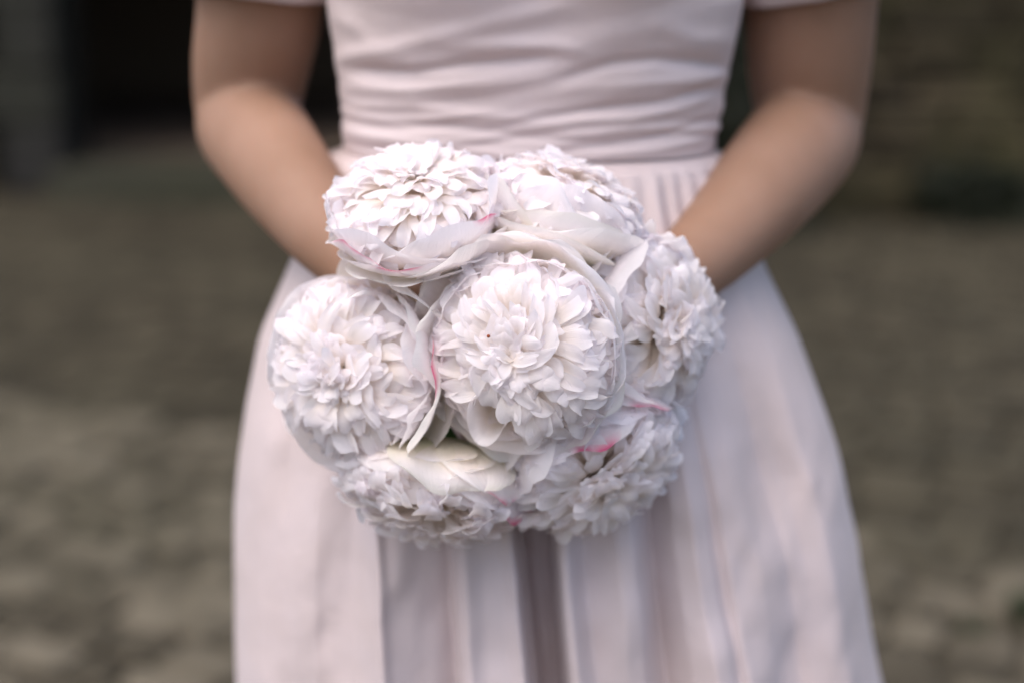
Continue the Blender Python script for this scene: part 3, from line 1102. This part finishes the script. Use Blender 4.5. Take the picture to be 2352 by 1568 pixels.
bindp = np.array([HX.x, -.168, at(1190, 740, -.17).z])
for fi, f in enumerate(FL):
    rng = np.random.RandomState(100 + f['seed'])
    c = np.array(at(*f['c']))
    ax = np.array(f['ax'], float); ax /= np.linalg.norm(ax)
    ux = np.array([1.0, 0, 0]); ux = ux - ax * np.dot(ux, ax); ux /= np.linalg.norm(ux)
    uy = np.cross(ax, ux)
    fr = np.stack([ux, uy, ax], 1)
    Rr = f['R']
    # the part itself: green receptacle and calyx cup
    Vr = []
    nr_, nk = 12, 18
    for i in range(nr_):
        q = i / (nr_ - 1)
        r = Rr * (0.09 + .16 * math.sin(min(1, q * 1.3) * math.pi / 2) - .20 * ss(.75, 1.0, np.array(q)))
        z = Rr * (-.66 + .36 * q)
        for j in range(nk):
            a = 2 * math.pi * j / nk
            Vr.append((math.cos(a) * r, math.sin(a) * r, z))
    fl = mesh_obj('peony', xf(np.array(Vr), 0, fr), grid_faces(nr_, nk, 0, True), M_STEM, bq, loc=tuple(c - np.array(BQ)))
    fl['label'] = f['label']
    # small petals
    sm_ = []
    n = f['n']
    for i in range(n):
        u = (i + .5) / n
        th = math.acos(1 - u * (1 - math.cos(R(105))))
        az = i * 2.399963 + rng.uniform(-.35, .35)
        th = max(0.03, th + rng.uniform(-.13, .13))
        sm_.append((th, az))
    sm_ += [(rng.uniform(.02, .50), rng.uniform(0, 6.28)) for _ in range(24)]
    pet = []
    for th, az in sm_:
        hl = f.get('hole')
        if hl and th > .58 and abs((math.degrees(az) - hl[0] + 180) % 360 - 180) < hl[1]:
            continue
        V, cc, F = small_petal(rng, Rr, th, az, dsc=f.get('dome', .90))
        Vw = xf(V, 0, fr)
        tipdir = Vw[-4]
        facing = -(Vw.mean(0)[1]) + .4 * Vw.mean(0)[2]
        pet.append((facing, Vw, cc, F))
    pet.sort(key=lambda p: -p[0])
    k1 = f['one']
    for _, Vw, cc, F in pet[:k1]:
        petal_obj(Vw, F, fl, cc, 9)
    VV, CC, FF, off = [], [], [], 0
    for _, Vw, cc, F in pet[k1:]:
        VV.append(Vw); CC.append(cc); FF += [tuple(i + off for i in q) for q in F]; off += len(Vw)
    o = mesh_obj('inner_petals', np.vstack(VV), FF, M_PETAL, fl, cols=np.vstack(CC))
    o['kind'] = 'stuff'
    put_uv(o.data, [9], len(SROW) * 9)
    # broad outer petals
    for (az, hw, rm_, zt, lean, gr, pk_) in f['guards']:
        V, cc, F = guard_petal(rng, Rr, az + rng.uniform(-12, 12), hw, rm_, zt, lean, gr, pk_, ruf=rng.uniform(.018, .050), curl=rng.uniform(-.04, .03))
        o = petal_obj(xf(V, 0, fr), F, fl, cc, 23)
        if pk_:
            o['label'] = 'broad outer petal with a pink edge'
        elif gr > .6:
            o['label'] = 'broad outer petal tinged with green'
    # medium petals standing between the pompon and the guards
    for q in range(6):
        az = q * 60 + rng.uniform(-25, 25)
        if hl and abs((az - hl[0] + 180) % 360 - 180) < 38:
            continue
        V, cc, F = guard_petal(rng, Rr, az, rng.uniform(.26, .36), rng.uniform(.80, .90), rng.uniform(.22, .40), rng.uniform(-.05, .05), 0, None, nS=14, nW=13,
                               ruf=.05, curl=rng.uniform(-.1, .05), zb=-.35)
        petal_obj(xf(V, 0, fr), F, fl, cc, 13)
    if f.get('hole'):
        # a petal rolled into a cup: mouth towards the viewer, wavy lip, open towards the flower's middle
        a0_, rc = R(f['hole'][0]), .74
        nS, nW = 20, 33
        sg_ = np.linspace(0, 1, nS)[:, None] * np.ones((1, nW))
        wg_ = np.ones((nS, 1)) * np.linspace(-1, 1, nW)[None, :]
        an = a0_ + wg_ * R(158)
        rad = .03 + .185 * sg_ ** .55 + .05 * np.clip(sg_ - .86, 0, 1) * 7 * (.6 + .4 * np.cos(wg_ * 5 + .6)) + .02 * np.sin(wg_ * 6.5 + 1) * sg_ ** 2
        ux_ = np.cos(an) * rad; uy_ = np.sin(an) * rad
        along = ux_ * math.cos(a0_) + uy_ * math.sin(a0_)
        ux_ = ux_ + along * .30 * math.cos(a0_); uy_ = uy_ + along * .30 * math.sin(a0_)
        zc_ = -.42 + .78 * sg_ - .10 * (along / .2) * sg_ + .025 * np.sin(wg_ * 8) * sg_ ** 3
        V = np.stack([math.cos(a0_) * rc + ux_, math.sin(a0_) * rc + uy_, zc_], -1).reshape(-1, 3) * Rr
        cc = pigment(sg_, wg_ * .5).reshape(-1, 3)
        petal_obj(xf(V, 0, fr), grid_faces(nS, nW), fl, cc, nW)['label'] = 'petal rolled into a cup with a hollow inside'
    # its stem, bending into the bundle
    a0 = c + ax * (-.64 * Rr)
    tb = Bag()
    ang = fi * 2 * math.pi / 6
    rad = 0 if fi == 0 else .0082
    bo = np.array([math.cos(ang) * rad, math.sin(ang) * rad, 0])
    pts = [(*a0, .0028, .0028), (*(a0 * .6 + (bindp + bo) * .4 - ax * .008), .003, .003), (*(bindp + bo), .0035, .0035),
           (*(bindp + bo + np.array([0, .004, -.07])), .0035, .0035), (*(bindp + bo + np.array([0, .010, -.125])), .0035, .0035)]
    tb.tube(pts, 24, 8, ref=(0.3, .9, .2))
    mesh_obj('stem', [np.array(v) - np.array(BQ) for v in tb.V], tb.F, M_STEM, bq)
rb = Bag()
rb.tube([(*(bindp + np.array([0, 0, -.004])), .0135, .0135), (*(bindp + np.array([0, .003, -.06])), .0135, .0135), (*(bindp + np.array([0, .008, -.11])), .0135, .0135)], 16, 24)
mesh_obj('ribbon_wrap', [np.array(v) - np.array(BQ) for v in rb.V], rb.F, M_RIBBON, bq)

# the tiny red-brown eye showing between the petals of the centre flower
eb = Bag()
eb.blob(at(1122, 772, -.309), (.0011, .0011, .0011), 6)
mesh_obj('flower_eye', [np.array(v) - np.array(BQ) for v in eb.V], eb.F, plain('flower_eye', (0.25, 0.05, 0.02), (0.3, 0.08, 0.03), 0.7), bq)
